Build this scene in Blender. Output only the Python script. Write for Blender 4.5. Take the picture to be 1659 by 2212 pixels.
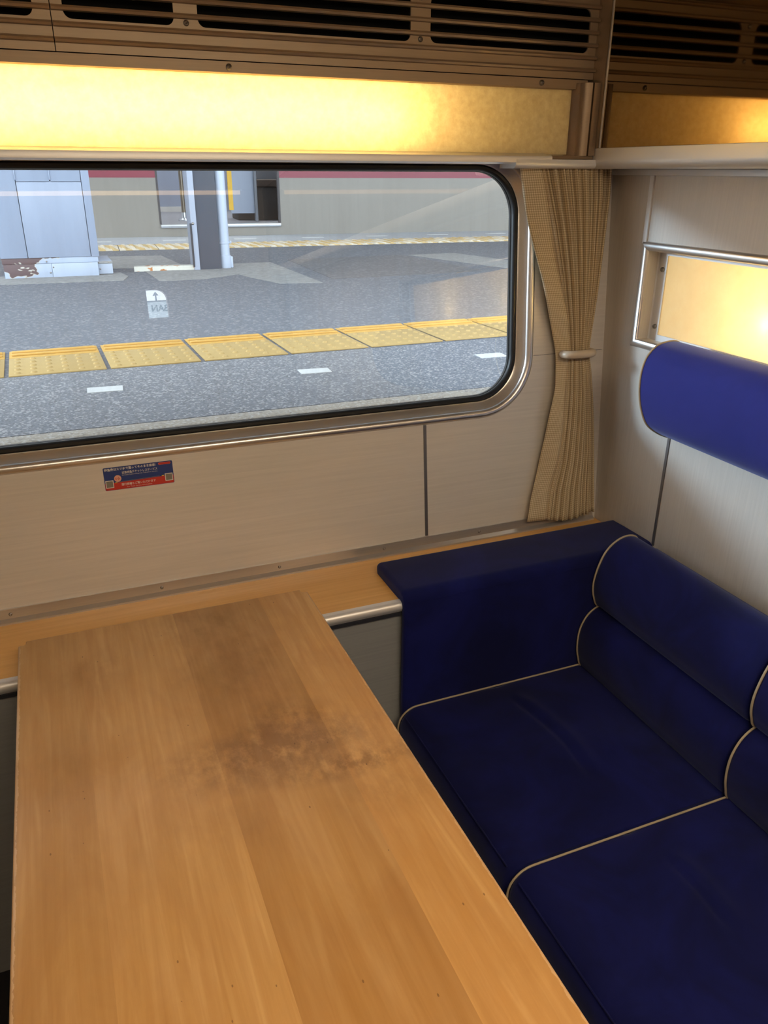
import bpy, bmesh, math, random
from mathutils import Vector, Matrix, noise as mnoise
random.seed(7)
scene = bpy.context.scene
C = scene.collection
for o in list(bpy.data.objects): bpy.data.objects.remove(o)

# ------------------------------------------------------------------ camera
ZC = 1.50                                   # camera height above the lower-deck floor; shapes below are given relative to it
FPX = 1705.5
cam_d = bpy.data.cameras.new('camera'); cam = bpy.data.objects.new('camera', cam_d); C.objects.link(cam)
cam_d.sensor_fit = 'VERTICAL'; cam_d.sensor_height = 36; cam_d.lens = FPX*36/2212; cam_d.clip_start = .02
RT = (0.9251, -0.3797, 0.0044); DN = (-0.1470, -0.3689, -0.9178); FW = (0.3501, 0.8484, -0.3971)
cam.matrix_world = Matrix(((RT[0], -DN[0], -FW[0], 0), (RT[1], -DN[1], -FW[1], 0), (RT[2], -DN[2], -FW[2], ZC), (0, 0, 0, 1)))
scene.camera = cam

# ------------------------------------------------------------------ world, light, exposure
w = bpy.data.worlds.new('overcast_sky'); scene.world = w; w.use_nodes = True
bg = w.node_tree.nodes['Background']; bg.inputs[0].default_value = (0.86, 0.93, 1.0, 1); bg.inputs[1].default_value = 6.2
TUBE, BULB, CEIL, FARLAMP = 66.0, 165.0, 12.0, 16.0
sun_d = bpy.data.lights.new('low_hazy_sun', 'SUN'); sun_d.energy = 2.6; sun_d.color = (.58, .79, 1.0); sun_d.angle = math.radians(7)
sun = bpy.data.objects.new('low_hazy_sun', sun_d); C.objects.link(sun)
sun.rotation_euler = Vector((1.9, -1.0, -.40)).to_track_quat('-Z', 'Y').to_euler()
vs = scene.view_settings
vs.view_transform = 'Standard'; vs.look = 'None'; vs.gamma = 1; vs.use_curve_mapping = False
vs.exposure = 0.0

# ------------------------------------------------------------------ helpers
def lin(r, g, b):
    f = lambda v: (v/255/12.92) if v/255 <= .04045 else ((v/255+.055)/1.055)**2.4
    return (f(r), f(g), f(b), 1)
ORG = {}
def mesh_from(bm, name, mat, smooth=35):
    bmesh.ops.recalc_face_normals(bm, faces=bm.faces)
    me = bpy.data.meshes.new(name); bm.to_mesh(me); bm.free()
    for p in me.polygons: p.use_smooth = True
    me.set_sharp_from_angle(angle=math.radians(smooth))
    if mat: me.materials.append(mat)
    return me
def tag(o, label=None, cat=None, group=None, kind=None):
    if label: o['label'] = label
    if cat: o['category'] = cat
    if group: o['group'] = group
    if kind: o['kind'] = kind
    return o
def obj(name, bm, mat, parent=None, smooth=35):
    """one mesh object; verts given in camera-height-relative world coordinates"""
    me = mesh_from(bm, name, mat, smooth)
    if parent is None:
        xs = [v.co for v in me.vertices]
        lo = [min(v[i] for v in xs) for i in range(3)]; hi = [max(v[i] for v in xs) for i in range(3)]
        org = Vector(((lo[0]+hi[0])/2, (lo[1]+hi[1])/2, lo[2]))
    else:
        org = ORG[parent.name]
    me.transform(Matrix.Translation(-org))
    o = bpy.data.objects.new(name, me); C.objects.link(o)
    ORG[o.name] = org
    if parent is None: o.location = org + Vector((0, 0, ZC))
    else: o.parent = parent
    return o
def thing(name, loc, label, cat, group=None, kind=None):
    o = bpy.data.objects.new(name, None); C.objects.link(o); o.empty_display_size = .05
    o.location = Vector(loc)+Vector((0, 0, ZC)); ORG[o.name] = Vector(loc)
    return tag(o, label, cat, group, kind)
def inst(name, me, parent, loc, rot=(0, 0, 0), scale=(1, 1, 1)):
    o = bpy.data.objects.new(name, me); C.objects.link(o); o.parent = parent
    o.location = Vector(loc)-ORG[parent.name]; o.rotation_euler = rot; o.scale = scale
    ORG[o.name] = Vector(loc)
    return o
def box(x0, x1, y0, y1, z0, z1, bev=0, seg=2, bm=None):
    bm = bm or bmesh.new()
    r = bmesh.ops.create_cube(bm, size=1)
    for v in r['verts']:
        v.co = ((x0+x1)/2+v.co.x*(x1-x0), (y0+y1)/2+v.co.y*(y1-y0), (z0+z1)/2+v.co.z*(z1-z0))
    if bev:
        es = list({e for v in r['verts'] for e in v.link_edges})
        bmesh.ops.bevel(bm, geom=es, offset=bev, segments=seg, affect='EDGES', profile=.5)
    return bm
def loft(rings, caps=True, closed=True, bm=None):
    bm = bm or bmesh.new()
    vr = [[bm.verts.new(p) for p in r] for r in rings]
    n = len(rings[0])
    for a, b in zip(vr, vr[1:]):
        for i in range(n if closed else n-1):
            j = (i+1) % n
            bm.faces.new((a[i], a[j], b[j], b[i]))
    if caps and closed:
        bm.faces.new(vr[0]); bm.faces.new(list(reversed(vr[-1])))
    return bm
def prism(poly, axis, a, b, bm=None):
    """closed polygon extruded along an axis: axis 'x' takes (y,z), 'y' takes (x,z), 'z' takes (x,y)"""
    mk = {'x': lambda p, t: (t, p[0], p[1]), 'y': lambda p, t: (p[0], t, p[1]), 'z': lambda p, t: (p[0], p[1], t)}[axis]
    return loft([[mk(p, a) for p in poly], [mk(p, b) for p in poly]], bm=bm)
def tube(path, r, n=8, bm=None, closed=False):
    bm = bm or bmesh.new()
    path = [Vector(p) for p in path]; rings = []
    m = len(path)
    up = None
    for i, p in enumerate(path):
        t = (path[(i+1) % m]-path[i-1]) if closed else (path[min(i+1, m-1)]-path[max(i-1, 0)])
        t.normalize()
        if up is None:
            up = Vector((0, 0, 1)) if abs(t.z) < .9 else Vector((1, 0, 0))
        s = t.cross(up).normalized(); up = s.cross(t).normalized()
        rings.append([p+r*(math.cos(2*math.pi*k/n)*s+math.sin(2*math.pi*k/n)*up) for k in range(n)])
    if closed: rings.append(rings[0])
    return loft(rings, caps=not closed, bm=bm)
def cyl(p0, p1, r, n=16, bm=None): return tube([p0, p1], r, n, bm)
def arc(cx, cy, r, a0, a1, n):
    return [(cx+r*math.cos(math.radians(a0+(a1-a0)*i/n)), cy+r*math.sin(math.radians(a0+(a1-a0)*i/n))) for i in range(n+1)]
def rrect(x0, x1, y0, y1, r, n=10):
    return arc(x1-r, y1-r, r, 0, 90, n)+arc(x0+r, y1-r, r, 90, 180, n)+arc(x0+r, y0+r, r, 180, 270, n)+arc(x1-r, y0+r, r, 270, 360, n)
def plate(outer, holes, to3, thick, nrm):
    """flat plate with holes: outer/holes are 2D loops, to3 maps to 3D, thick along nrm"""
    bm = bmesh.new(); es = []
    for lp in [outer]+holes:
        vs_ = [bm.verts.new(to3(*p)) for p in lp]
        es += [bm.edges.new((vs_[i], vs_[(i+1) % len(vs_)])) for i in range(len(vs_))]
    bmesh.ops.triangle_fill(bm, use_beauty=True, use_dissolve=False, edges=es)
    g = bmesh.ops.extrude_face_region(bm, geom=list(bm.faces))
    bmesh.ops.translate(bm, verts=[v for v in g['geom'] if isinstance(v, bmesh.types.BMVert)], vec=Vector(nrm)*thick)
    return bm
def spline(pts, n):
    """Catmull-Rom through 2D points"""
    out = []; P = [pts[0]]+list(pts)+[pts[-1]]
    for i in range(1, len(P)-2):
        for k in range(n):
            t = k/n; a, b, c, d = P[i-1], P[i], P[i+1], P[i+2]
            out.append(tuple(.5*((2*b[j])+(-a[j]+c[j])*t+(2*a[j]-5*b[j]+4*c[j]-d[j])*t*t+(-a[j]+3*b[j]-3*c[j]+d[j])*t**3) for j in range(2)))
    out.append(tuple(pts[-1])); return out
def interp(tab, z):
    """tab: list of (z, x) with z descending"""
    if z >= tab[0][0]: return tab[0][1]
    for (z0, x0), (z1, x1) in zip(tab, tab[1:]):
        if z >= z1:
            f = (z0-z)/(z0-z1); return x0+(x1-x0)*f
    return tab[-1][1]

# ------------------------------------------------------------------ materials
class NT:
    def __init__(s, name):
        s.m = bpy.data.materials.new(name); s.m.use_nodes = True; s.t = s.m.node_tree
        s.b = s.t.nodes['Principled BSDF']; s.out = s.t.nodes['Material Output']
        s.pos = s.n('ShaderNodeNewGeometry').outputs['Position']
    def n(s, typ, **kw):
        nd = s.t.nodes.new(typ)
        for k, v in kw.items(): setattr(nd, k, v)
        return nd
    def L(s, a, b): s.t.links.new(a, b)
    def mapped(s, scale, src=None, rot=(0, 0, 0)):
        m = s.n('ShaderNodeMapping'); s.L(src or s.pos, m.inputs[0]); m.inputs['Scale'].default_value = scale; m.inputs['Rotation'].default_value = rot
        return m.outputs[0]
    def noise(s, scale, detail=3, rough=.55, vec=None, dist=0):
        nd = s.n('ShaderNodeTexNoise'); s.L(s.mapped(scale, vec), nd.inputs[0]); nd.inputs['Scale'].default_value = 1
        nd.inputs['Detail'].default_value = detail; nd.inputs['Roughness'].default_value = rough; nd.inputs['Distortion'].default_value = dist
        return nd.outputs[0]
    def ramp(s, fac, stops):
        r = s.n('ShaderNodeValToRGB'); s.L(fac, r.inputs[0]); e = r.color_ramp.elements
        while len(e) < len(stops): e.new(.5)
        for el, (p, c) in zip(e, stops): el.position = p; el.color = c if len(c) == 4 else (*c, 1)
        return r.outputs[0]
    def mix(s, fac, a, b, mode='MIX'):
        m = s.n('ShaderNodeMix', data_type='RGBA', blend_type=mode)
        for v, i in ((fac, 0), (a, 6), (b, 7)):
            if hasattr(v, 'is_linked'): s.L(v, m.inputs[i])
            else: m.inputs[i].default_value = v
        return m.outputs[2]
    def math(s, op, a, b=0.0, clamp=False):
        m = s.n('ShaderNodeMath', operation=op, use_clamp=clamp)
        for v, i in ((a, 0), (b, 1)):
            if hasattr(v, 'is_linked'): s.L(v, m.inputs[i])
            else: m.inputs[i].default_value = v
        return m.outputs[0]
    def bump(s, h, strength=.2, dist=.001):
        b = s.n('ShaderNodeBump'); s.L(h, b.inputs['Height']); b.inputs['Strength'].default_value = strength; b.inputs['Distance'].default_value = dist
        s.L(b.outputs[0], s.b.inputs['Normal'])
    def set(s, col=None, rough=None, metal=None, **kw):
        for k, v in (('Base Color', col), ('Roughness', rough), ('Metallic', metal)):
            if v is None: continue
            if hasattr(v, 'is_linked'): s.L(v, s.b.inputs[k])
            else: s.b.inputs[k].default_value = v
        for k, v in kw.items(): s.b.inputs[k.replace('_', ' ')].default_value = v
        return s
def plain(name, col, rough=.5, metal=0, var=0, scale=(20, 20, 20), **kw):
    t = NT(name)
    if var:
        n = t.noise(scale, 4)
        c = t.mix(n, tuple(v*(1-var) for v in col[:3])+(1,), tuple(min(1, v*(1+var)) for v in col[:3])+(1,))
        t.set(c, rough, metal, **kw)
    else: t.set(col, rough, metal, **kw)
    return t.m
def streaked(name, col, scale, var=.12, rough=.42, metal=0.0):
    t = NT(name)
    n = t.noise(scale, 5, .65); n2 = t.noise((3, 3, 3), 2)
    f = t.math('ADD', t.math('MULTIPLY', n, .75), t.math('MULTIPLY', n2, .25))
    t.set(t.ramp(f, [(.3, tuple(v*(1-var) for v in col[:3])), (.7, tuple(v*(1+var*.6) for v in col[:3]))]), rough, metal)
    t.bump(n, .06, .0006); return t.m
M_wall = streaked('brushed_wall_laminate', lin(222, 216, 208), (5, 200, 180), .10, .38, .15)
M_part = streaked('linen_partition_laminate', lin(198, 190, 180), (300, 240, 8), .09, .42, .1)
M_lower = streaked('grey_brushed_panel', lin(158, 160, 160), (5, 300, 220), .10, .4, .2)
M_steel = streaked('brushed_stainless_trim', (.68, .66, .64, 1), (8, 400, 400), .08, .3, .75)
M_chrome = plain('satin_bead_metal', (.70, .68, .66, 1), .3, .9)
M_satin = plain('satin_aluminium', (.78, .77, .76, 1), .38, .5)
M_bronze = streaked('bronze_anodised_aluminium', lin(136, 116, 94), (10, 500, 500), .1, .38, .7)
M_grille = streaked('champagne_grille_aluminium', lin(170, 150, 126), (10, 400, 400), .08, .42, .5)
M_screw = plain('screw_metal', (.30, .28, .26, 1), .3, 1)
M_dark = plain('dark_duct', (.004, .0035, .003, 1), .9)
M_rubber = plain('black_rubber_gasket', (.008, .008, .008, 1), .45)
M_seam = plain('seam_strip_metal', lin(128, 126, 128), .35, .7)
M_floor = plain('dark_carpet', lin(30, 28, 30), .95, 0, .3, (200, 200, 200))
M_ceil = plain('ceiling_panel', lin(150, 128, 100), .6)
M_plain_wall = plain('rear_partition_laminate', lin(150, 132, 112), .55)

def ledge_mat():
    t = NT('beech_ledge_veneer')
    n = t.noise((3, 120, 120), 4, .6); n2 = t.noise((2, 18, 18), 3)
    c = t.ramp(n, [(.3, lin(218, 164, 90)[:3]), (.7, lin(234, 184, 110)[:3])])
    t.set(t.mix(t.math('MULTIPLY', n2, .35), c, lin(208, 152, 80)), .34); t.b.inputs['Coat Weight'].default_value = .15
    return t.m
M_ledge = ledge_mat()

def table_mat():
    t = NT('worn_maple_table')
    oi = t.n('ShaderNodeObjectInfo')
    off = t.n('ShaderNodeVectorMath', operation='ADD'); t.L(t.pos, off.inputs[0])
    sc = t.n('ShaderNodeVectorMath', operation='SCALE'); t.L(oi.outputs['Color'], sc.inputs[0]); sc.inputs['Scale'].default_value = 7
    t.L(sc.outputs[0], off.inputs[1]); P = off.outputs[0]
    g = t.noise((70, 3.2, 60), 5, .62, P, .6)
    g2 = t.noise((14, 1.4, 14), 3, .5, P, 1.6)
    flame = t.noise((26, 1.5, 20), 2, .4, P, 2.5)
    base = t.ramp(g, [(.25, lin(186, 140, 82)[:3]), (.5, lin(199, 154, 96)[:3]), (.75, lin(212, 169, 112)[:3])])
    base = t.mix(t.math('MULTIPLY', g2, .42), base, lin(178, 127, 64))
    fl = t.math('MULTIPLY', t.math('SUBTRACT', flame, .56, True), 3.0, True)
    base = t.mix(t.math('MULTIPLY', fl, .6), base, lin(228, 188, 132))
    pat = t.ramp(t.noise((9, 3.6, 9), 5, .62, P, .9), [(.42, (0, 0, 0)), (.66, (1, 1, 1))])
    base = t.mix(t.math('MULTIPLY', pat, .34), base, lin(164, 112, 60))
    tone = t.mix(1.0, base, oi.outputs['Color'], 'MULTIPLY')
    # old spill stains, each with a place of its own
    def blob(x, y, sx, sy, k, nz):
        m = t.n('ShaderNodeMapping', vector_type='TEXTURE'); t.L(t.pos, m.inputs[0])
        m.inputs['Location'].default_value = (x, y, ZC-.78); m.inputs['Scale'].default_value = (sx, sy, 1)
        gr = t.n('ShaderNodeTexGradient', gradient_type='SPHERICAL'); t.L(m.outputs[0], gr.inputs[0])
        f = t.math('MULTIPLY', gr.outputs['Fac'], nz)
        return t.math('MULTIPLY', f, k, True)
    sn = t.ramp(t.noise((38, 26, 30), 5, .68), [(.36, (0, 0, 0)), (.62, (1, 1, 1))])
    sn2 = t.ramp(t.noise((22, 12, 20), 4, .6), [(.35, (0, 0, 0)), (.7, (1, 1, 1))])
    dk = lin(110, 70, 28)
    for (x, y, sx, sy, k, nz) in ((.21, .915, .20, .085, 1.8, sn), (.31, .845, .15, .035, 1.7, sn), (.24, .985, .09, .05, 1.2, sn), (.20, 1.16, .14, .30, .9, sn2), (.16, 1.30, .10, .08, .9, sn2),
                                  (-.02, 1.22, .07, .09, .9, sn2), (-.08, .97, .07, .12, .5, sn2), (.08, .78, .12, .10, .4, sn2), (.33, .78, .12, .06, .5, sn)):
        tone = t.mix(t.math('MULTIPLY', blob(x, y, sx, sy, k, nz), .55), tone, dk)
    # fine nicks
    v = t.n('ShaderNodeTexVoronoi'); t.L(t.mapped((46, 24, 30)), v.inputs['Vector']); v.inputs['Scale'].default_value = 1; v.inputs['Randomness'].default_value = 1
    nick = t.math('LESS_THAN', v.outputs['Distance'], .05)
    keep = t.math('GREATER_THAN', t.noise((5, 5, 5), 2), .48)
    tone = t.mix(t.math('MULTIPLY', t.math('MULTIPLY', nick, keep), .6), tone, lin(92, 56, 30))
    # the edges are rubbed pale
    sx = t.n('ShaderNodeSeparateXYZ'); t.L(t.pos, sx.inputs[0])
    e = t.math('ABSOLUTE', t.math('SUBTRACT', sx.outputs[0], .123))
    ew = t.math('ADD', e, t.math('MULTIPLY', t.math('SUBTRACT', t.noise((30, 60, 30), 4, .7), .5), .010))
    ef = t.math('GREATER_THAN', ew, .2645)
    tone = t.mix(t.math('MULTIPLY', ef, .65), tone, lin(222, 184, 138))
    r = t.ramp(sn2, [(0, (.36,)*3), (1, (.5,)*3)])
    t.set(tone, r); t.bump(g, .05, .0008)
    return t.m
M_table = table_mat()

def velvet(name, col, hi):
    t = NT(name)
    n = t.noise((5, 5, 5), 4, .6, None, .8); n2 = t.noise((600, 600, 600), 2)
    c = t.mix(t.ramp(n, [(.35, (0, 0, 0)), (.7, (1, 1, 1))]), col, hi)
    t.set(c, .85); t.b.inputs['Sheen Weight'].default_value = .28; t.b.inputs['Sheen Roughness'].default_value = .45
    t.b.inputs['Sheen Tint'].default_value = (.5, .55, .85, 1); t.b.inputs['Specular IOR Level'].default_value = .15
    t.bump(n2, .15, .0006); return t.m
M_blue = velvet('shaded_blue_moquette', lin(10, 14, 60), lin(18, 24, 90))  # sofa copy of the fabric, its shade put into the darker colour
M_blue_lit = velvet('lit_blue_moquette', lin(38, 42, 112), lin(42, 46, 120))  # same fabric as the sofa, stronger light on the headrest painted in
M_pipe = plain('beige_piping', lin(176, 160, 134), .6)

def curtain_mat():
    t = NT('woven_check_curtain')
    uv = t.n('ShaderNodeTexCoord').outputs['UV']
    s = t.n('ShaderNodeSeparateXYZ'); t.L(uv, s.inputs[0])
    a = t.math('SINE', t.math('MULTIPLY', s.outputs[0], 2*math.pi/.0048)); b = t.math('SINE', t.math('MULTIPLY', s.outputs[1], 2*math.pi/.0048))
    f = t.math('ADD', t.math('MULTIPLY', t.math('ADD', t.math('GREATER_THAN', a, .25), t.math('GREATER_THAN', b, .25)), .5), 0)
    c = t.ramp(f, [(0, lin(170, 150, 116)[:3]), (.5, lin(200, 181, 147)[:3]), (1, lin(226, 209, 178)[:3])])
    t.set(c, .9); t.b.inputs['Sheen Weight'].default_value = .1
    t.bump(f, .25, .0008); return t.m
M_curtain = curtain_mat()
M_tie = plain('beige_plastic_holder', lin(198, 182, 160), .35)

def glass_mat():
    t = NT('window_glass')
    tr = t.n('ShaderNodeBsdfTransparent'); tr.inputs[0].default_value = (.93, .96, .96, 1)
    gl = t.n('ShaderNodeBsdfGlossy'); gl.inputs['Roughness'].default_value = .0; gl.inputs[0].default_value = (1, 1, 1, 1)
    fr = t.n('ShaderNodeFresnel'); fr.inputs[0].default_value = 2.05   # double glazing: four faces
    mx = t.n('ShaderNodeMixShader'); t.L(fr.outputs[0], mx.inputs[0]); t.L(tr.outputs[0], mx.inputs[1]); t.L(gl.outputs[0], mx.inputs[2])
    # dried rain streaks, a thin haze of dust
    df = t.n('ShaderNodeBsdfDiffuse'); df.inputs[0].default_value = lin(190, 205, 225)
    st = t.ramp(t.noise((42, 42, 1.1), 4, .6), [(.45, (0, 0, 0)), (.75, (.10, .10, .10))])
    m2 = t.n('ShaderNodeMixShader'); t.L(st, m2.inputs[0]); t.L(mx.outputs[0], m2.inputs[1]); t.L(df.outputs[0], m2.inputs[2])
    t.L(m2.outputs[0], t.out.inputs[0]); return t.m
M_glass = glass_mat()
def translucent(name, col, col2, scale, frac):
    t = NT(name)
    n = t.noise(scale, 5, .7)
    c = t.ramp(n, [(.32, col[:3]), (.68, col2[:3])])
    tl = t.n('ShaderNodeBsdfTranslucent'); t.L(c, tl.inputs[0]); t.L(c, t.b.inputs['Base Color']); t.b.inputs['Roughness'].default_value = .32
    mx = t.n('ShaderNodeMixShader'); mx.inputs[0].default_value = frac; t.L(t.b.outputs[0], mx.inputs[1]); t.L(tl.outputs[0], mx.inputs[2])
    t.L(mx.outputs[0], t.out.inputs[0]); return t.m
M_parch = translucent('parchment_diffuser', lin(228, 216, 186), lin(248, 240, 214), (70, 70, 70), .62)
M_frost = translucent('frosted_diffuser', lin(242, 232, 208), lin(246, 238, 216), (30, 30, 30), .74)
def emit(name, col, s):
    t = NT(name); e = t.n('ShaderNodeEmission'); e.inputs[0].default_value = col; e.inputs[1].default_value = s
    t.L(e.outputs[0], t.out.inputs[0]); return t.m
M_tube = emit('warm_fluorescent_tube', (1.0, .77, .42, 1), TUBE)
M_bulb = emit('warm_bulb', (1.0, .80, .46, 1), BULB)
M_ceil_light = emit('ceiling_lamp_glow', (1.0, .81, .58, 1), CEIL)
M_far_lamp = emit('opposite_train_lamp_glow', (.95, .97, 1, 1), FARLAMP)
M_reflector = plain('lamp_box_white', (.86, .82, .72, 1), .7)
def mirror_mat():
    t = NT('smoked_bronze_mirror'); t.set((.33, .245, .145, 1), .035, 1.0)
    return t.m
M_mirror = mirror_mat()

# ------------------------------------------------------------------ room constants
LEAN = math.radians(5.5685); TL = math.tan(LEAN)
HL, YW = -.82, 1.5197                       # ledge height, wall foot
wy = lambda z: YW+TL*(z-HL)                 # inner face of the leaning window wall
EX = Vector((1, 0, 0)); ES = Vector((0, math.sin(LEAN), math.cos(LEAN))); EN = Vector((0, -math.cos(LEAN), math.sin(LEAN)))
def wp(x, z, d=0):                          # point on the window wall at height z, d towards the room
    return Vector((x, wy(z), z))+EN*d
XL, XP, XM = -.97, 1.215, 1.12              # left wall, right partition, face of the mirror box
YB, ZF, ZT = -1.15, -ZC, .45                # rear wall, floor, ceiling
st = lambda o: tag(o, kind='structure')

# ------------------------------------------------------------------ structure
st(obj('floor', box(XL-.1, XP+.1, YB-.1, 1.75, ZF-.05, ZF), M_floor))
st(obj('ceiling', box(XL-.1, XP+.1, YB-.1, 1.80, ZT, ZT+.05), M_ceil))
st(obj('wall_left', box(XL-.05, XL, YB, 1.52, ZF, ZT), M_part))
# rear wall with a small window that looks out to the other side
RWIN = [(.456, -.178), (.560, -.178), (.560, -.115)]+arc(.508, -.088, .052, -18, 88, 8)+[(.456, -.036)]
st(obj('wall_rear', plate([(XL, ZF), (XP, ZF), (XP, ZT), (XL, ZT)], [RWIN], lambda x, z: Vector((x, YB, z)), .05, (0, -1, 0)), M_plain_wall))
# window wall: leaning panel with a rounded opening
GX0, GX1, GZ0, GZ1, GR = -.72, .967, -.478, .002, .088
wall_to3 = lambda x, z: wp(x, z, 0)
wall = st(obj('wall_window', plate([(XL, HL-.02), (XP+.03, HL-.02), (XP+.03, .05), (XL, .05)], [rrect(GX0-.028, GX1+.028, GZ0-.028, GZ1+.028, GR+.028)], wall_to3, .045, -EN), M_wall, smooth=30))
for x in (.737, -.49):                      # joint strips under the window
    pl = [wp(x-.0035, HL+.03, 0), wp(x+.0035, HL+.03, 0), wp(x+.0035, -.527, 0), wp(x-.0035, -.527, 0)]
    bm = bmesh.new(); loft([[p+EN*.0018 for p in pl], [p-EN*.002 for p in pl]], bm=bm)
    obj('joint_strip', bm, M_seam, wall)
bm = bmesh.new(); pl = [wp(1.018, -.3945, 0), wp(1.21, -.3945, 0), wp(1.21, -.3935, 0), wp(1.018, -.3935, 0)]
loft([[p+EN*.0007 for p in pl], [p-EN*.002 for p in pl]], bm=bm); obj('joint_strip', bm, M_seam, wall)
# side wall shell above the window (behind lamp and grille) and below the ledge
st(obj('wall_window_upper', box(XL, XP+.05, 1.70, 1.76, .05, ZT), M_dark))
st(obj('wall_window_lower', box(XL, XP, 1.312, 1.345, ZF, HL-.004), M_lower))
st(obj('wall_window_foot', box(XL, XP+.03, 1.50, 1.60, ZF, HL-.02), M_dark))

# window: gasket, reveal, bead and pane
def ring(prof, x0, x1, z0, z1, r):
    """sweep a profile (o outward in the wall, d towards the room) around the rounded opening"""
    rings = []
    n = 14
    cs = [(x1-r, z1-r, 0), (x0+r, z1-r, 90), (x0+r, z0+r, 180), (x1-r, z0+r, 270)]
    for (cx, cz, a) in cs:
        for i in range(n+1):
            th = math.radians(a+90*i/n); nx, nz = math.cos(th), math.sin(th)
            rings.append([wp(cx, cz)+EX*((r+o)*nx)+ES*((r+o)*nz)+EN*d for (o, d) in prof])
    rings.append(rings[0])
    return loft(rings, caps=False)
win = thing('window_1', (.123, 1.56, -.478), None, None, kind='structure')
obj('gasket', ring([(0, -.021)]+[(.0065-.0065*math.cos(a), -.020+.007*math.sin(a)) for a in (0, .6, 1.2, 1.9, 2.6, 3.14)]+[(.013, -.024), (0, -.024)], GX0, GX1, GZ0, GZ1, GR), M_rubber, win)
obj('outer_gasket', ring([(-.0005, -.034), (-.0005, -.027), (.014, -.0235), (.014, -.034)], GX0, GX1, GZ0, GZ1, GR), M_rubber, win)
obj('reveal', ring([(.013, -.022), (.013, -.016), (.0165, -.0145), (.0310, .0045), (.0310, -.022)], GX0, GX1, GZ0, GZ1, GR), M_steel, win)
obj('bead', ring([(.0385+.0102*math.cos(a), -.001+.0110*math.sin(a)) for a in [math.pi*(1-i/12) for i in range(13)]]+[(.0487, -.004), (.0283, -.004)], GX0, GX1, GZ0, GZ1, GR), M_chrome, win)
gl = rrect(GX0-.010, GX1+.010, GZ0-.010, GZ1+.010, GR+.01)
bm = bmesh.new(); f = bm.faces.new([bm.verts.new(wp(x, z, -.026)) for x, z in gl])
pane = obj('pane', bm, M_glass, win)

# base trim of the wall with screws
def screw_mesh(name, r, h, cross=True):
    bm = bmesh.new()
    prof = [(r, 0), (r*.96, h*.45), (r*.75, h*.8), (r*.4, h*.97), (r*.16, h*.72 if cross else h), (.0001, h*.6 if cross else h)]
    rings = [[(a*math.cos(2*math.pi*k/12), a*math.sin(2*math.pi*k/12), b) for k in range(12)] for a, b in prof]
    loft(rings, bm=bm); return mesh_from(bm, name, M_screw)
SC = screw_mesh('screw', .0036, .0022); SCB = screw_mesh('screw_large', .0055, .005)
trim = st(obj('trim_1', prism([(wy(HL)+.004, HL), (wy(HL)-.012, HL), (wy(HL)-.0115, HL+.0035), (wy(HL+.010)-.0045, HL+.0095), (wy(HL+.028)-.0035, HL+.0285), (wy(HL+.029)+.004, HL+.0292)], 'x', XL, 1.205), M_steel))
for x in (-.48, -.165, .125, .378, .627, .876, 1.10):
    inst('screw', SC, trim, (x, wy(HL+.018)-.0042, HL+.018), (math.pi/2+LEAN*-1, 0, 0))

# ledge board with metal nosing
ledge = thing('window_ledge', (.12, 1.41, HL-.022), 'long light beech ledge with metal nosing under the window', 'ledge')
obj('board', box(XL, 1.213, 1.316, YW+.01, HL-.02, HL), M_ledge, ledge)
ns = [(1.3165, HL+.0012), (1.310, HL+.0015)]+arc(1.310, HL-.0105, .012, 90, 200, 8)+[(1.304, HL-.022), (1.3165, HL-.022)]
obj('nosing', prism(ns, 'x', XL, 1.213), M_satin, ledge)
obj('shadow_gap_strip', prism([(1.302, HL-.0225), (1.302, HL-.030), (1.3115, HL-.030), (1.3115, HL-.0225)], 'x', XL, 1.213), plain('shadow_gap_dark', lin(70, 72, 80), .4, .6), ledge)  # dark strip standing in for the shadow gap under the nosing

# right partition with a recess for the lit panel
RY0, RY1, RZ0, RZ1 = .41, 1.447, -.349, -.155
right = st(obj('wall_right', plate([(YB, ZF), (1.72, ZF), (1.72, ZT), (YB, ZT)], [[(RY0, RZ0), (RY1, RZ0), (RY1, RZ1), (RY0, RZ1)]], lambda y, z: Vector((XP, y, z)), .03, (1, 0, 0)), M_part, smooth=20))
obj('joint_strip', box(XP-.004, XP+.001, 1.4535, 1.4655, RZ1+.012, -.004), M_satin, right)
obj('joint_strip', box(XP-.002, XP+.001, 1.2935, 1.3005, -.80, RZ0-.012), M_seam, right)
st(obj('trim_2', box(XP-.008, XP, YB, 1.60, -.0075, .0045, .001), M_satin))

# rail under the mirror box and short pelmet over the curtain
rail_prof = [(XP, .006), (XM+.018, .005)]+[(XM+.018-.018*math.sin(a), .023-.018*math.cos(a)) for a in [math.pi/2*i/8 for i in range(9)]]+[(XM, .045), (XP, .045)]
st(obj('trim_3', prism(rail_prof, 'y', YB, 1.585), M_satin))
pel_prof = [(1.605, .005), (1.550, .005)]+[(1.550-.012*math.sin(a), .017-.012*math.cos(a)) for a in [math.pi/2*i/6 for i in range(7)]]+[(1.538, .0225), (1.605, .0225)]
bm = prism(pel_prof, 'x', .925, XM+.004)
st(obj('trim_4', bm, M_satin))

# ------------------------------------------------------------------ lamp housing over the window
YL = 1.574
lamp = thing('window_lamp', (.10, YL, .022), 'long warm glowing lamp panel in metal housing above the window', 'lamp')
obj('diffuser', box(XL, 1.069, YL, YL+.003, .033, .155), M_parch, lamp)
obj('bottom_lip', prism([(YL+.004, .036), (YL-.004, .0335), (1.5455, .031), (1.540, .0285), (1.5385, .022), (1.5385, .0165), (1.546, .0135), (1.60, .0135), (1.60, .030), (YL+.006, .030)], 'x', XL, 1.012), M_satin, lamp)
obj('base_plate', box(XL, 1.119, YL-.026, 1.70, .0238, .0300), M_bronze, lamp)
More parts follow.
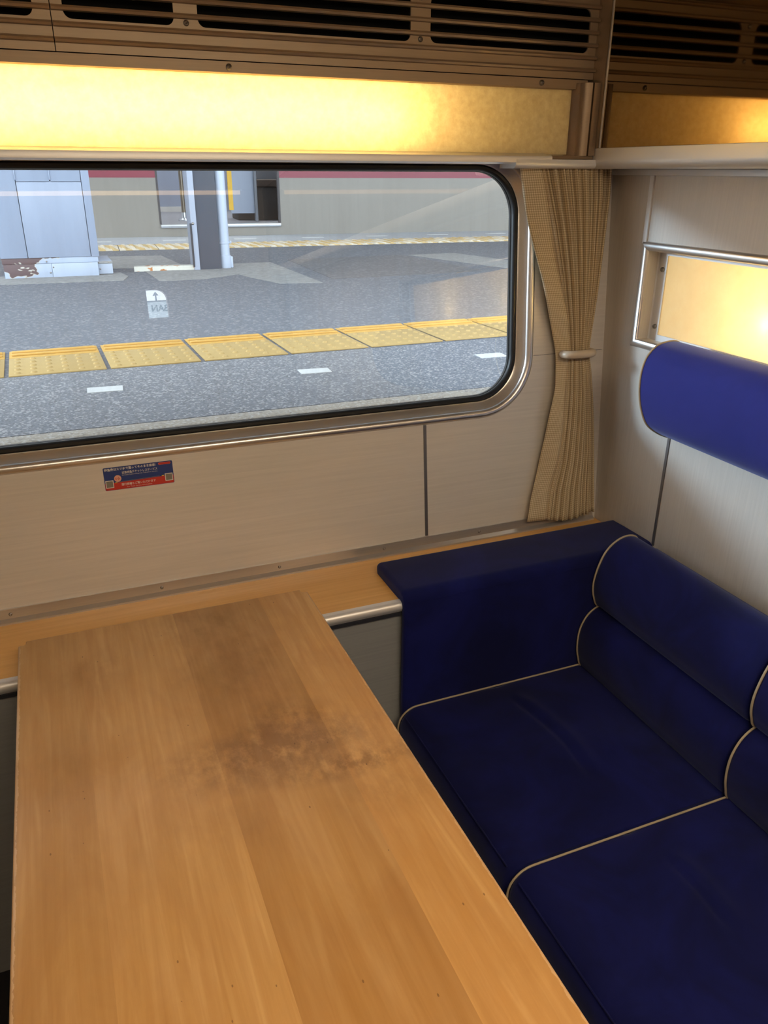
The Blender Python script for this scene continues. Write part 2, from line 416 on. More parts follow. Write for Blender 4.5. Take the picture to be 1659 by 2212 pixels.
# end frame: curved return from the panel to the front
ef = [(1.069, YL+.002), (1.0735, YL-.004), (1.078, YL-.014), (1.084, YL-.022), (1.092, YL-.027), (1.1005, YL-.0285), (1.1005, YL-.024), (1.1035, YL-.024), (1.1035, YL-.0305), (1.1185, YL-.0315), (1.1185, YL+.01), (1.069, YL+.01)]
obj('end_frame', prism(ef, 'z', .0302, .168), M_bronze, lamp)
fas = [(YL+.006, .155), (YL-.002, .1552), (YL-.006, .157), (YL-.007, .174), (YL+.006, .1755)]
obj('fascia', prism(fas, 'x', XL, 1.102), M_grille, lamp)
lb = obj('lamp_box', loft([[(x, YL+.005, .0305), (x, 1.695, .0305), (x, 1.695, .170), (x, YL+.005, .170)] for x in (XL, 1.118)], caps=True), M_reflector, lamp)
bmx = bmesh.new(); bmx.from_mesh(lb.data)
bmesh.ops.delete(bmx, geom=[f for f in bmx.faces if abs(f.normal.y) > .9 and f.calc_center_median().y+ORG[lamp.name].y < YL+.02], context='FACES'); bmx.to_mesh(lb.data); bmx.free()
obj('tube', cyl((XL+.02, 1.622, .097), (.70, 1.622, .097), .013, 14), M_tube, lamp)
for x in (-.30, .348, .990):
    inst('screw', SCB, lamp, (x, YL-.0065, .1655), (math.pi/2, 0, 0))

# ------------------------------------------------------------------ ventilation grille above the lamp
def grille(x0, x1, slots, screws, label):
    g = thing('ventilation_grille', ((x0+x1)/2, YL, .176), label, 'vent', 'bronze ventilation grilles above the window lamp')
    obj('backplate', plate([(x0, .1765), (x1, .1765), (x1, .335), (x0, .335)], [rrect(a, b, .2235, .302, .013, 5) for a, b in slots], lambda x, z: Vector((x, YL, z)), .004, (0, 1, 0)), M_grille, g, 20)
    rm = bmesh.new(); loft([[(x, .001, -.0042), (x, -.008, -.0034), (x, -.0098, 0), (x, -.008, .0034), (x, .001, .0042)] for x in (x0+.0005, x1-.0005)], bm=rm)
    rme = mesh_from(rm, 'rib', M_grille)
    for k in range(7):
        inst('rib', rme, g, (0, YL, .193+k*.0225))
    for x, z in screws: inst('screw', SCB, g, (x, YL-.0005, z), (math.pi/2, 0, 0), (.9, .9, .6))
    return g
grille(.067, 1.1190, [(.085, .261), (.301, .699), (.740, 1.100)], [(.281, .2285), (.281, .296), (.7195, .2285), (.7195, .296)], 'bronze ribbed ventilation grille with three dark slots above the lamp, right of the seam')
grille(XL, .0655, [(-.94, -.60), (-.56, -.16), (-.12, .040)], [(-.14, .2285), (-.58, .2285)], 'bronze ribbed ventilation grille left of the seam, at the upper left corner')
# coving between the grille and the ceiling
st(obj('trim_5', prism([(YL-.004, .335), (1.42, ZT), (1.70, ZT), (1.70, .335)], 'x', XL, 1.119), M_ceil))
# ------------------------------------------------------------------ smoked mirror box over the partition
mb = thing('smoked_mirror', (XM+.03, .70, .045), 'dark smoked mirror panel above the partition rail, reflecting the lamp', 'mirror')
obj('glass', box(XM, XM+.006, YB, 1.526, .0455, ZT-.002), M_mirror, mb)
obj('backing', box(XM+.006, XP-.001, YB, 1.56, .0455, ZT-.002), M_dark, mb)
obj('edge_trim', prism([(XM-.0015, 1.5262), (XM-.0015, 1.5300), (XM+.008, 1.5335), (XM+.008, 1.5262)], 'z', .0455, ZT-.002), M_satin, mb)
obj('edge_strip', box(XM-.0005, XM+.004, 1.5337, YL+.03, .0455, ZT-.002), M_grille, mb)

# ------------------------------------------------------------------ lit panel in the partition
wl = thing('reading_lamp_panel', (XP+.02, (RY0+RY1)/2, RZ0), 'warm backlit frosted panel in a metal frame set into the partition', 'lamp')
def rect_bead(w):
    rings = []
    prof = [(-.001, -.001)]+[(w/2-w/2*math.cos(a), .006*math.sin(a)+.001) for a in [math.pi*i/8 for i in range(9)]]+[(w, -.001)]
    for (sy, sz) in ((RY1, RZ1), (RY0, RZ1), (RY0, RZ0), (RY1, RZ0), (RY1, RZ1)):
        dy = 1 if sy == RY1 else -1; dz = 1 if sz == RZ1 else -1
        rings.append([(XP-d, sy+dy*(o-.0015), sz+dz*(o-.0015)) for o, d in prof])
    return loft(rings, caps=False)
obj('frame', rect_bead(.018), M_chrome, wl, 60)
def rect_liner():
    rings = []
    for (sy, sz) in ((RY1, RZ1), (RY0, RZ1), (RY0, RZ0), (RY1, RZ0), (RY1, RZ1)):
        dy = 1 if sy == RY1 else -1; dz = 1 if sz == RZ1 else -1
        # reveal into the wall, then an inner flat frame
        pr = [(0.001, -.001), (0.001, .036), (-.024, .036), (-.024, .039), (.004, .039), (.004, -.001)]
        rings.append([(XP+d, sy+dy*o, sz+dz*(o if abs(o) < .01 else -.012)) for o, d in pr])
    return loft(rings, caps=False)
obj('inner_frame', rect_liner(), M_satin, wl, 30)
obj('diffuser', box(XP+.0385, XP+.0415, RY0+.004, RY1-.004, RZ0+.002, RZ1-.002), M_frost, wl)
lbx = bmesh.new(); loft([[(XP+.042, RY0, RZ0), (XP+.042, RY1, RZ0), (XP+.042, RY1, RZ1), (XP+.042, RY0, RZ1)], [(XP+.16, RY0, RZ0), (XP+.16, RY1, RZ0), (XP+.16, RY1, RZ1), (XP+.16, RY0, RZ1)]], bm=lbx)
bmesh.ops.delete(lbx, geom=[f for f in lbx.faces if f.calc_center_median().x < XP+.05], context='FACES')
obj('lamp_box', lbx, M_reflector, wl)
for by in (1.128, .72):
    bb = bmesh.new(); bmesh.ops.create_uvsphere(bb, u_segments=14, v_segments=8, radius=.015)
    bmesh.ops.translate(bb, verts=bb.verts, vec=(XP+.068, by, -.266)); obj('bulb', bb, M_bulb, wl)
inst('screw', SCB, wl, (XP+.0358, RY1-.013, -.197), (0, -math.pi/2, 0)); inst('screw', SCB, wl, (XP+.0358, RY1-.013, -.32), (0, -math.pi/2, 0))

# ------------------------------------------------------------------ sofa
sofa = thing('sofa', (.9, .82, ZF), 'royal blue upholstered bench sofa with beige piping along the right partition', 'sofa')
YE0, YMID, YE1 = .345, .822, 1.286
obj('base', box(.64, XP-.004, YE0, 1.284, ZF, -1.285, .004), plain('dark_sofa_plinth', (.006, .006, .008, 1), .7), sofa)
obj('back_board', box(1.13, XP-.003, YE0, 1.284, -1.285, -.796, .010, 3), M_blue, sofa)
def cushion_loft(prof, y0, y1, ny, rnd, inset, fn=None):
    """profile (x,z) lofted along y with softly rounded ends"""
    cx = sum(p[0] for p in prof)/len(prof); cz = sum(p[1] for p in prof)/len(prof)
    ys = []
    for i in range(5): ys.append((y0+rnd*(1-math.cos(math.pi/2*i/4)), math.sin(math.pi/2*i/4)))
    for i in range(1, ny): ys.append((y0+rnd+(y1-y0-2*rnd)*i/ny, 1))
    for i in range(4, -1, -1): ys.append((y1-rnd*(1-math.cos(math.pi/2*i/4)), math.sin(math.pi/2*i/4)))
    rings = []
    for y, k in ys:
        r = []
        for x, z in prof:
            s = inset*(1-k); dx, dz = cx-x, cz-z; l = math.hypot(dx, dz) or 1
            p = Vector((x+dx/l*s, y, z+dz/l*s))
            if fn: p = fn(p, (y-y0)/(y1-y0))
            r.append(p)
        rings.append(r)
    return loft(rings)
# seat cushions
ztop = -1.078
seat_prof = [(.590, -1.282), (.574, -1.24), (.567, -1.19)]+[(.612-.046*math.cos(a), ztop-.046+.046*math.sin(a)) for a in [math.pi/2*i/7 for i in range(8)]]
seat_prof += [(.612+(1.055-.612)*i/68, ztop) for i in range(1, 69)]+[(1.085, ztop-.012), (1.10, ztop-.05), (1.10, -1.282)]
def seat_fn(cr):
    def f(p, t):
        if p.z > ztop-.05:
            u = max(0, min(1, (p.x-.60)/.46))
            p.z += .010*math.sin(math.pi*t)*math.sin(math.pi*u)*(1 if p.z > ztop-.02 else .3)
            p.z += .0045*mnoise.noise(Vector((p.x*7, p.y*7, 3)))*math.sin(math.pi*min(1, max(0, t)))
            for (xc, ya, yb, dep, wd) in cr:
                if ya < p.y < yb:
                    e = min(1, (p.y-ya)/.04, (yb-p.y)/.04)
                    d = p.x-xc-.012*math.sin((p.y-ya)*14)
                    p.z -= dep*e*math.exp(-(d/wd)**2)
                    p.z += dep*.7*e*math.exp(-((d-2.2*wd)/(2*wd))**2)
        return p
    return f
for (y0, y1, cr) in ((YMID+.004, YE1, [(.826, .95, 1.24, .0055, .008)]), (YE0, YMID-.004, [(.822, .58, .75, .0055, .008)])):
    cu = obj('seat_cushion', cushion_loft(seat_prof, y0, y1, 40, .012, .010, seat_fn(cr)), M_blue, sofa, 60)
    pp = [(x, y1-.002, z) for x, z in seat_prof[1:79]]
    path = [Vector(p)+Vector((0, 0, .0015)) for p in pp]
    obj('piping', tube(path, .0021, 8), M_pipe, cu, 60)
    fs = [(x, 0, z) for x, z in seat_prof]
    obj('front_seam', tube([(.5735+.004, y0+.015+(y1-y0-.03)*i/12, ztop-.0135+.001) for i in range(13)], .0016, 6), M_blue, cu, 60)
# back bolsters
up_prof = spline([(1.150, -.925), (1.072, -.924), (1.052, -.898), (1.0455, -.863), (1.052, -.825), (1.068, -.787), (1.092, -.764), (1.122, -.754), (1.150, -.762), (1.168, -.795)], 6)+[(1.172, -.85), (1.165, -.91)]
lo_prof = spline([(1.120, -1.100), (1.046, -1.086), (1.027, -1.052), (1.0205, -1.012), (1.0245, -.972), (1.042, -.940), (1.072, -.923), (1.120, -.921)], 6)+[(1.16, -.94), (1.16, -1.08)]
for prof, nm in ((up_prof, 'upper_back_cushion'), (lo_prof, 'lower_back_cushion')):
    for (y0, y1) in ((YMID+.003, YE1), (YE0, YMID-.003)):
        cu = obj(nm, cushion_loft(prof, y0, y1, 10, .012, .008), M_blue, sofa, 60)
        k = [i for i, p in enumerate(prof)][3:-6]
        obj('piping', tube([(prof[i][0]-.001, y1-.004, prof[i][1]+.0005) for i in k],   .0022, 8), M_pipe, cu, 60)
# arm: upholstered return laid over the ledge
ap = [(1.450, -.8185), (1.452, -.808)]+arc(1.440, -.808, .012, 0, 90, 5)+[(1.40, -.795), (1.34, -.7945)]+arc(1.312, -.818, .0235, 88, 180, 8)
fp = [(1.2893, -.8188), (1.2875, -.86), (1.2868, -.95), (1.2868, -1.12), (1.3005, -1.12), (1.3005, -.8188)]
pad, face = [], []
for i in range(6):                           # the free end is rounded
    a = math.pi/2*i/5; k = 1-math.sin(a); x = .578+.012*(1-math.cos(a))
    pad.append([(x, y-(.016*k if y > 1.43 else 0)+(.004*k if y < 1.30 else 0), z-(.009*k if z > -.80 else .003*k if z > -.8183 else 0)) for y, z in ap])
    face.append([(x, y+(.006*k if y < 1.295 else 0), z) for y, z in fp])
pad.append([(XP-.003, y, z) for y, z in ap]); face.append([(XP-.003, y, z) for y, z in fp])
obj('arm_pad', loft(pad), M_blue, sofa, 50)
obj('arm_panel', loft(face), M_blue, sofa, 50)
# headrest roll fixed to the partition
hp = spline([(1.2045, -.5330), (1.172, -.5195), (1.137, -.4946), (1.1165, -.4570), (1.1068, -.4200), (1.1050, -.3865), (1.1090, -.3626), (1.1180, -.3445), (1.1385, -.3270), (1.167, -.3211), (1.190, -.3235), (1.2045, -.3350)], 5)
hr = thing('headrest', (1.16, .8, -.535), 'blue headrest roll with beige piping fixed to the partition', 'headrest')
for (y0, y1) in ((YE0, 1.291),):
    cu = obj('cushion', cushion_loft(hp, y0, y1, 12, .008, .005), M_blue_lit, hr, 60)
    obj('piping', tube([(x-.0008, y1-.003, z) for x, z in hp[1:-1]], .0021, 8), M_pipe, hr, 60)
    obj('bracket', box(1.195, XP, y0+.1, y1-.1, -.50, -.40), M_dark, hr)

# ------------------------------------------------------------------ curtain
cL = [(.012, .958), (-.055, .973), (-.12, .988), (-.193, 1.010), (-.258, 1.031), (-.32, 1.050), (-.367, 1.063), (-.394, 1.068), (-.436, 1.067), (-.469, 1.066), (-.533, 1.052), (-.599, 1.042), (-.676, 1.025), (-.738, 1.007), (-.80, .996)]
cR = [(.012, 1.190), (-.057, 1.188), (-.124, 1.181), (-.199, 1.173), (-.265, 1.167), (-.327, 1.162), (-.38, 1.158), (-.40, 1.158), (-.434, 1.164), (-.545, 1.172), (-.661, 1.180), (-.80, 1.190)]
cH = [(.012, 1.000), (-.055, 1.019), (-.121, 1.038), (-.195, 1.056), (-.26, 1.070), (-.322, 1.084), (-.375, 1.094), (-.417, 1.094), (-.482, 1.091), (-.559, 1.084), (-.648, 1.074), (-.715, 1.056), (-.80, 1.047)]
def make_curtain():
    bm = bmesh.new(); uvl = bm.loops.layers.uv.new('UVMap')
    NP, SUB, NZ = 17, 8, 64
    cols = [('h', i/6) for i in range(7)]+[('p', i/(NP*SUB)) for i in range(1, NP*SUB+1)]
    jit = [random.uniform(.75, 1.25) for _ in range(NP+1)]
    jx = [random.uniform(-.25, .25) for _ in range(NP+1)]
    grid = []
    for iz in range(NZ+1):
        row = []
        for kind, t in cols:
            zb = -.7905 if kind == 'h' else -.7905-.006*math.sin(min(1, t*1.2)*math.pi)
            z = .012+(zb-.012)*iz/NZ
            xl, xh, xr = interp(cL, z), interp(cH, z), interp(cR, z)
            tight = math.exp(-((z+.39)/.10)**2)
            if kind == 'h':
                x = xl+(xh-xl)*t; d = .020+.012*t+.004*math.sin(z*22+t*2)
                u = t*.05
            else:
                ph = t*NP; k = int(min(ph, NP-1e-6)); fr = ph-k
                amp = (.027*(1-tight)+.016*tight)*jit[k]
                tri = 1-abs(2*fr-1)
                x = xh+(xr-xh)*(t+jx[k]*.4/NP*math.sin(math.pi*fr))
                bulge = .012*math.sin(math.pi*t)
                d = .014+bulge+amp*(tri**.75)-.006*t
                u = .05+t*.62
            p = wp(x, z, 0); row.append((bm.verts.new(p+EN*d), u, z))
        grid.append(row)
    for a, b in zip(grid, grid[1:]):
        for i in range(len(a)-1):
            q = (a[i], a[i+1], b[i+1], b[i])
            f = bm.faces.new([v[0] for v in q])
            for lp, v in zip(f.loops, q): lp[uvl].uv = (v[1], v[2])
    return bm
cu = thing('curtain', (1.09, 1.53, -.80), 'beige woven pleated curtain gathered in the corner beside the window', 'curtain')
cl = obj('cloth', make_curtain(), M_curtain, cu, 180)
sm = cl.modifiers.new('thickness', 'SOLIDIFY'); sm.thickness = .0012; sm.offset = 0
# holder that gathers the curtain
zt = -.392
path = [tuple(p) for p in (wp(1.079, zt, .030), wp(1.077, zt, .042), wp(1.081, zt, .052), wp(1.095, zt, .058), wp(1.115, zt, .060), wp(1.135, zt, .058), wp(1.147, zt, .050), wp(1.152, zt, .036), wp(1.154, zt, .010))]
tb = bmesh.new(); pth = [Vector(p) for p in path]
sp = []
for i in range(len(pth)-1):
    for k in range(4):
        a, b, c_, d = pth[max(i-1, 0)], pth[i], pth[i+1], pth[min(i+2, len(pth)-1)]; t = k/4
        sp.append(.5*((2*b)+(-a+c_)*t+(2*a-5*b+4*c_-d)*t*t+(-a+3*b-3*c_+d)*t**3))
sp.append(pth[-1])
obj('tieback', tube(sp, .0092, 10, tb), M_tie, cu, 60)

# ------------------------------------------------------------------ table
tab = thing('table', (.123, .80, ZF), 'worn maple plank table with rounded pale edges in front of the window', 'table')
TX = [-.146, -.0445, .1255, .2915, .392]; TY0, TY1, TZ, TH = .22, 1.366, -.78, .028
tones = [(.94, .92, .88, 1), (1.05, 1.05, 1.04, 1), (.86, .81, .74, 1), (1.08, 1.05, .99, 1)]
for i in range(4):
    bm = box(TX[i], TX[i+1], TY0, TY1, TZ-TH, TZ)
    es = []
    for e in bm.edges:
        a, b = e.verts[0].co, e.verts[1].co; m = (a+b)/2
        end = abs(m.y-TY1) < 1e-5 or abs(m.y-TY0) < 1e-5
        side = (i == 0 and abs(m.x-TX[0]) < 1e-5) or (i == 3 and abs(m.x-TX[4]) < 1e-5)
        vert = abs(a.z-b.z) > 1e-4
        if (side and end and vert): es.append((e, .014))
    if es: bmesh.ops.bevel(bm, geom=[e for e, _ in es], offset=.012, segments=5, affect='EDGES')
    es = []
    for e in bm.edges:
        a, b = e.verts[0].co, e.verts[1].co; m = (a+b)/2
        if abs(a.z-b.z) > 1e-4: continue
        inner = (abs(a.x-b.x) < 1e-5) and not (abs(m.x-TX[0]) < 1e-4 or abs(m.x-TX[4]) < 1e-4)
        if not inner or (abs(m.y-TY1) < .013 and abs(a.y-b.y) < .02): es.append(e)
    bmesh.ops.bevel(bm, geom=es, offset=.0055, segments=3, affect='EDGES', profile=.5)
    p = obj('plank', bm, M_table, tab, 40); p.color = tones[i]
Mleg = plain('dark_table_leg', lin(60, 58, 58), .4, .6)
obj('apron', box(-.06, .306, .34, 1.26, TZ-TH-.03, TZ-TH), plain('dark_apron', lin(70, 50, 34), .6), tab)
obj('leg', box(.085, .161, .55, .62, ZF+.02, TZ-TH-.03, .006), Mleg, tab)
obj('leg', box(.085, .161, 1.05, 1.12, ZF+.02, TZ-TH-.03, .006), Mleg, tab)
obj('foot', box(.03, .216, .45, 1.22, ZF, ZF+.02, .004), Mleg, tab)

# ------------------------------------------------------------------ sticker on the wall under the window
SX0, SX1, SZ0, SZ1 = .0435, .1765, -.5825, -.5365
sk = thing('notice_sticker', (.11, wy(SZ0), SZ0), 'small blue and red ticket notice sticker with Japanese text below the window', 'sticker')
M_sb = plain('sticker_blue', lin(38, 62, 128), .4); M_sr = plain('sticker_red', lin(196, 54, 44), .4); M_sw = plain('sticker_white', lin(226, 222, 216), .4)
M_sy = plain('sticker_yellow', lin(236, 206, 60), .4); M_so = plain('sticker_orange', lin(226, 110, 70), .4); M_sg = plain('sticker_grey', lin(128, 126, 116), .5)
def sq(loop, d, mat, name, th=.0003):
    bm = bmesh.new(); a = [wp(SX0+x, SZ0+z, d) for x, z in loop]
    loft([[p for p in a], [p-EN*th for p in a]], bm=bm); return obj(name, bm, mat, sk)
SW, SH = SX1-SX0, SZ1-SZ0
sq(rrect(0, SW, 0, SH, .0022, 4), .0007, M_sb, 'sheet', .0006)
sq([(.0006, .0022), (.0022, .0006), (SW-.0022, .0006), (SW-.0006, .0022), (SW-.0006, .0165), (.022, .0145), (.0006, .0145)], .0009, M_sr, 'red_band')
for (x, z) in ((.0016, .0050), (SW-.0172, .0055)):
    sq([(x, z), (x+.0152, z), (x+.0152, z+.0152), (x, z+.0152)], .0012, M_sw, 'white_square')
    sq([(x+.0014, z+.0014), (x+.0138, z+.0014), (x+.0138, z+.0138), (x+.0014, z+.0138)], .0014, M_sg, 'grey_square')
sq(rrect(SW-.0275, SW-.0035, SH-.0062, SH-.0018, .0021, 4), .0011, M_so, 'orange_badge')
sq(rrect(SW-.0268, SW-.0042, SH-.0056, SH-.0024, .0015, 4), .0013, M_sr, 'red_badge')
sq([(.0255+.0068*math.cos(a), .0225+.0068*math.sin(a)) for a in [2*math.pi*i/24 for i in range(24)]], .0011, plain('sticker_pale_orange', lin(232, 172, 150), .4), 'round_badge')
for x, z in ((.0195, .0138), (SW-.0232, .0166)): sq([(x, z), (x+.0042, z-.0001), (x+.0042, z+.0016), (x, z+.0015)], .0012, M_sy, 'yellow_arrow')
sq([(.0225, .0152), (.1055, .0172), (.1055, .0178), (.0225, .0158)], .0012, M_sg, 'line')
def words(txt, x, z, size, mat, width, name='lettering', bold=.0):
    cd = bpy.data.curves.new('txt', 'FONT'); cd.body = txt; cd.size = 1; cd.resolution_u = 1; cd.offset = bold
    to = bpy.data.objects.new('txt', cd); C.objects.link(to)
    bpy.context.view_layer.update()
    me = bpy.data.meshes.new_from_object(to.evaluated_get(bpy.context.evaluated_depsgraph_get()))
    bpy.data.objects.remove(to)
    bm = bmesh.new(); bm.from_mesh(me); bpy.data.meshes.remove(me)
    if not bm.verts: bm.free(); return
    x0 = min(v.co.x for v in bm.verts); x1 = max(v.co.x for v in bm.verts)
    s = width/(x1-x0)
    for v in bm.verts: v.co = wp(SX0+x+(v.co.x-x0)*s, SZ0+z+v.co.y*size, .0015)
    bm.normal_update(); o = obj(name, bm, mat, sk, 20)
words('特急券はスマホで買ってそのまま乗車!', .0022, SH-.0066, .0060, M_sw, .098, bold=.02)
words('近鉄特急チケットレスサービス', .0345, SH-.0148, .0058, M_sw, .068, bold=.012)
words('Kintetsu Limited Express Ticketless Service', .0345, SH-.0186, .0032, M_sw, .068)
words('運行情報もご覧いただけます', .031, .0075, .0056, M_sw, .066, bold=.012)
words('For Train Service Information', .041, .0030, .0032, M_sw, .048)
words('10', .0215, .0200, .0068, M_sr, .0078, bold=.02)

# ------------------------------------------------------------------ ceiling lamp over the aisle (behind the viewer)
clp = thing('ceiling_lamp', (.455, -.24, ZT-.03), 'long warm ceiling lamp over the aisle', 'lamp')
obj('diffuser', box(-.15, 1.06, -.46, -.02, ZT-.028, ZT-.004), M_ceil_light, clp)
obj('frame', box(-.18, 1.09, -.49, .01, ZT-.006, ZT-.0005), M_satin, clp)

# ------------------------------------------------------------------ outside: platform
ZPF = -.588
def asphalt(name, c0, c1, sc, spk, far=False):
    t = NT(name)
    n = t.noise((sc, sc, sc), 3, .7); n2 = t.noise((2.2, 2.2, 2.2), 4, .6)
    v = t.n('ShaderNodeTexVoronoi'); t.L(t.mapped((sc*1.0, sc*1.0, sc*1.0)), v.inputs['Vector']); v.inputs['Scale'].default_value = 1
    hs = t.n('ShaderNodeSeparateColor'); t.L(v.outputs['Color'], hs.inputs[0])
    c = t.mix(t.ramp(n, [(.35, (0, 0, 0)), (.68, (1, 1, 1))]), c0, c1)
    c = t.mix(t.math('MULTIPLY', t.math('GREATER_THAN', hs.outputs[0], .80), spk), c, lin(189, 189, 187))
    c = t.mix(t.math('MULTIPLY', t.math('LESS_THAN', hs.outputs[1], .16), spk*.8), c, lin(65, 66, 70))
    c = t.mix(t.math('MULTIPLY', n2, .3), c, tuple(x*.72 for x in c0[:3])+(1,))
    t.set(c, .9); t.bump(n, .3, .004); return t.m
M_asph = asphalt('platform_asphalt', lin(90, 95, 105), lin(110, 116, 123), 90, .22)
M_aggr = asphalt('coarse_aggregate_asphalt', lin(95, 99, 107), lin(126, 130, 135), 170, .5)
M_edge = asphalt('sandy_edge_concrete', lin(144, 136, 125), lin(162, 154, 141), 160, .4)
M_conc = asphalt('worn_concrete', lin(129, 131, 131), lin(150, 151, 150), 40, .15)
M_concd = asphalt('dark_patch_asphalt', lin(90, 92, 97), lin(107, 108, 112), 60, .15)
M_yel = plain('yellow_tactile_tile', lin(168, 143, 90), .75, 0, .10, (30, 30, 30))
M_yel2 = plain('yellow_tactile_bar', lin(188, 149, 74), .7, 0, .10, (30, 30, 30))
M_white = plain('white_road_paint', lin(189, 192, 192), .7, 0, .08, (60, 60, 60))
plat = st(obj('platform', prism([(1.985, ZPF), (1.985, ZPF-.9), (9.2, ZPF-.9), (9.2, ZPF)], 'x', -14, 22), M_asph))
obj('edge_strip', box(-14, 22, 1.945, 2.004, ZPF-.12, ZPF+.001, .004), M_edge, plat)
obj('aggregate_strip', box(-14, 22, 2.004, 2.640, ZPF-.03, ZPF+.0015), M_aggr, plat)
for x in (-1.85, -1.22, -.585, .055, .69, 1.328, 1.965, 2.6):
    k = random.uniform(-.006, .006)
    o = obj('painted_mark', prism([(x, 2.352+k), (x+.098, 2.347+k), (x+.102, 2.405+k), (x+.003, 2.412+k)], 'z', ZPF, ZPF+.0030), M_white, plat)
# tactile tiles: a plate with domes, a ridge bar on the inner side
tm = box(-.1435, .1435, 0, .262, 0, .005, .0015)
for i in range(6):
    for j in range(5):
        cx, cy = -.118+i*.0472, .028+j*.052
        loft([[(cx+.0115*math.cos(a), cy+.0115*math.sin(a), .0045) for a in [2*math.pi*q/8 for q in range(8)]], [(cx+.0065*math.cos(a), cy+.0065*math.sin(a), .0095) for a in [2*math.pi*q/8 for q in range(8)]]], bm=tm)
TILE = mesh_from(tm, 'tactile_tile', M_yel)
bmn = box(-.1435, .1435, .272, .388, 0, .004, .0012); box(-.136, .136, .300, .322, .0035, .010, .003, bm=bmn); box(-.136, .136, .345, .367, .0035, .010, .003, bm=bmn)
BAR = mesh_from(bmn, 'tactile_bar', M_yel2)
for i in range(-9, 24):
    x = .288+.0 + i*.3003
    inst('tactile_tile', TILE, plat, (x, 2.643+random.uniform(-.001, .001)+.016*(x-.3), ZPF+.0005), (0, 0, .016))
    inst('tactile_bar', BAR, plat, (x, 2.643+.016*(x-.3), ZPF+.0005), (0, 0, .016))
# concrete patches let into the asphalt
def patch(poly, mat, z=.0022, name='concrete_patch'):
    return obj(name, prism(poly, 'z', ZPF-.02, ZPF+z), mat, plat)
patch([(1.20, 4.47), (1.44, 4.42), (1.44, 5.58), (1.14, 5.56), (1.06, 5.18), (1.10, 4.85)], M_conc)
patch([(.59, 4.80), (.86, 4.82), (1.12, 5.0), (1.14, 5.56), (.55, 5.50), (.575, 5.2)], M_conc, .0018)
patch([(-1.2, 4.99), (.40, 4.91), (.445, 5.09), (.42, 5.30), (-1.2, 5.35)], M_conc, .003)
patch([(2.55, 5.72), (2.80, 4.68), (3.15, 4.70), (2.95, 5.74)], M_conc, .002)
patch([(.33, 5.55), (.85, 5.50), (.80, 6.30), (.42, 6.36)], M_conc, .0016)
patch([(1.55, 4.55), (2.6, 4.6), (2.5, 5.75), (1.6, 5.7)], M_concd, .0014, 'dark_patch')
# far side: tactile line and pale strip, slightly askew
fd = Vector((1, -.058, 0)).normalized()
fyaw = math.atan2(fd.y, fd.x)
M_pale = asphalt('pale_far_concrete', lin(158, 163, 168), lin(173, 177, 181), 60, .1)
obj('far_strip', prism([(-8, 7.36+.058*8.4), (18, 7.36-.058*17.6), (18, 8.6-.058*17.6), (-8, 8.6+.058*8.4)], 'z', ZPF-.02, ZPF+.002), M_pale, plat)
ft = box(-.147, .147, 0, .48, 0, .006, .001)
for i in range(4):
    box(-.125+i*.07, -.095+i*.07, .03, .45, .005, .012, .002, bm=ft)
def stripe_mat():
    t = NT('faded_yellow_hatched_tile')
    s = t.n('ShaderNodeSeparateXYZ'); t.L(t.n('ShaderNodeTexCoord').outputs['Object'], s.inputs[0])
    q = t.math('FRACT', t.math('MULTIPLY', t.math('ADD', s.outputs[0], t.math('MULTIPLY', s.outputs[1], .16)), 1/.1))
    t.set(t.mix(t.math('GREATER_THAN', q, .5), lin(199, 175, 126), lin(210, 202, 184)), .8); return t.m
FT = mesh_from(ft, 'far_tactile_tile', stripe_mat())
for i in range(-6, 46):
    p = Vector((.40, 6.80, 0))+fd*(i*.300)
    inst('far_tactile_tile', FT, plat, (p.x, p.y, ZPF+.0005), (0, 0, fyaw))
for i in range(-2, 10):
    p = Vector((1.0, 7.62, 0))+fd*(i*.64)
    obj('painted_mark', prism([(p.x, p.y), (p.x+.2, p.y-.012), (p.x+.2, p.y+.05), (p.x, p.y+.06)], 'z', ZPF+.001, ZPF+.0045), M_white, plat)
st(obj('ground', box(-40, 60, 1.4, 40, -1.95, -1.80), plain('track_ballast', lin(102, 95, 90), .95, 0, .3, (12, 12, 12))))
# canopy over the platform
can = st(obj('canopy', box(-3.0, 16, 1.75, 7.6, 2.55, 2.65), plain('canopy_sheet', lin(180, 181, 184), .7)))
for x in (-2.6, -.3, 2, 5, 8, 11, 14): obj('canopy_beam', box(x-.06, x+.06, 1.8, 7.5, 2.38, 2.55), plain('canopy_beam_paint', lin(138, 143, 147), .6), can)

# equipment cabinet
M_cab = streaked('pale_blue_painted_steel', lin(136, 148, 168), (16, 16, 1.2), .05, .45, 0)
cabx = thing('equipment_cabinet', (.04, 5.35, ZPF), 'pale blue white steel equipment cabinet with peeling base on the platform', 'cabinet')
CX0, CX1, CY0, CY1 = -.236, .3005, 5.197, 5.62
obj('body', box(CX0, CX1, CY0+.03, CY1, -.475, 1.10, .003), M_cab, cabx)
def cpan(x0, x1, z0, z1): return obj('panel', box(x0, x1, CY0-.002, CY0+.008, z0, z1, .0015), M_cab, cabx)
p1 = cpan(CX0, -.0915, -.475, 1.10); p2 = cpan(-.0880, .2545, -.475, -.0645); p3 = cpan(-.0880, .0870, -.0705, 1.10); p4 = cpan(.0925, .2545, -.0705, 1.10); p5 = cpan(.2580, .3015, -.478, 1.10)
HG = box(-.0035, .0035, -.006, .002, -.030, .030, .0012)
HGM = mesh_from(HG, 'hinge', M_cab)
for x in (-.0905, .0895):
    for z in (-.028, .035): inst('hinge', HGM, cabx, (x, CY0-.001, z))
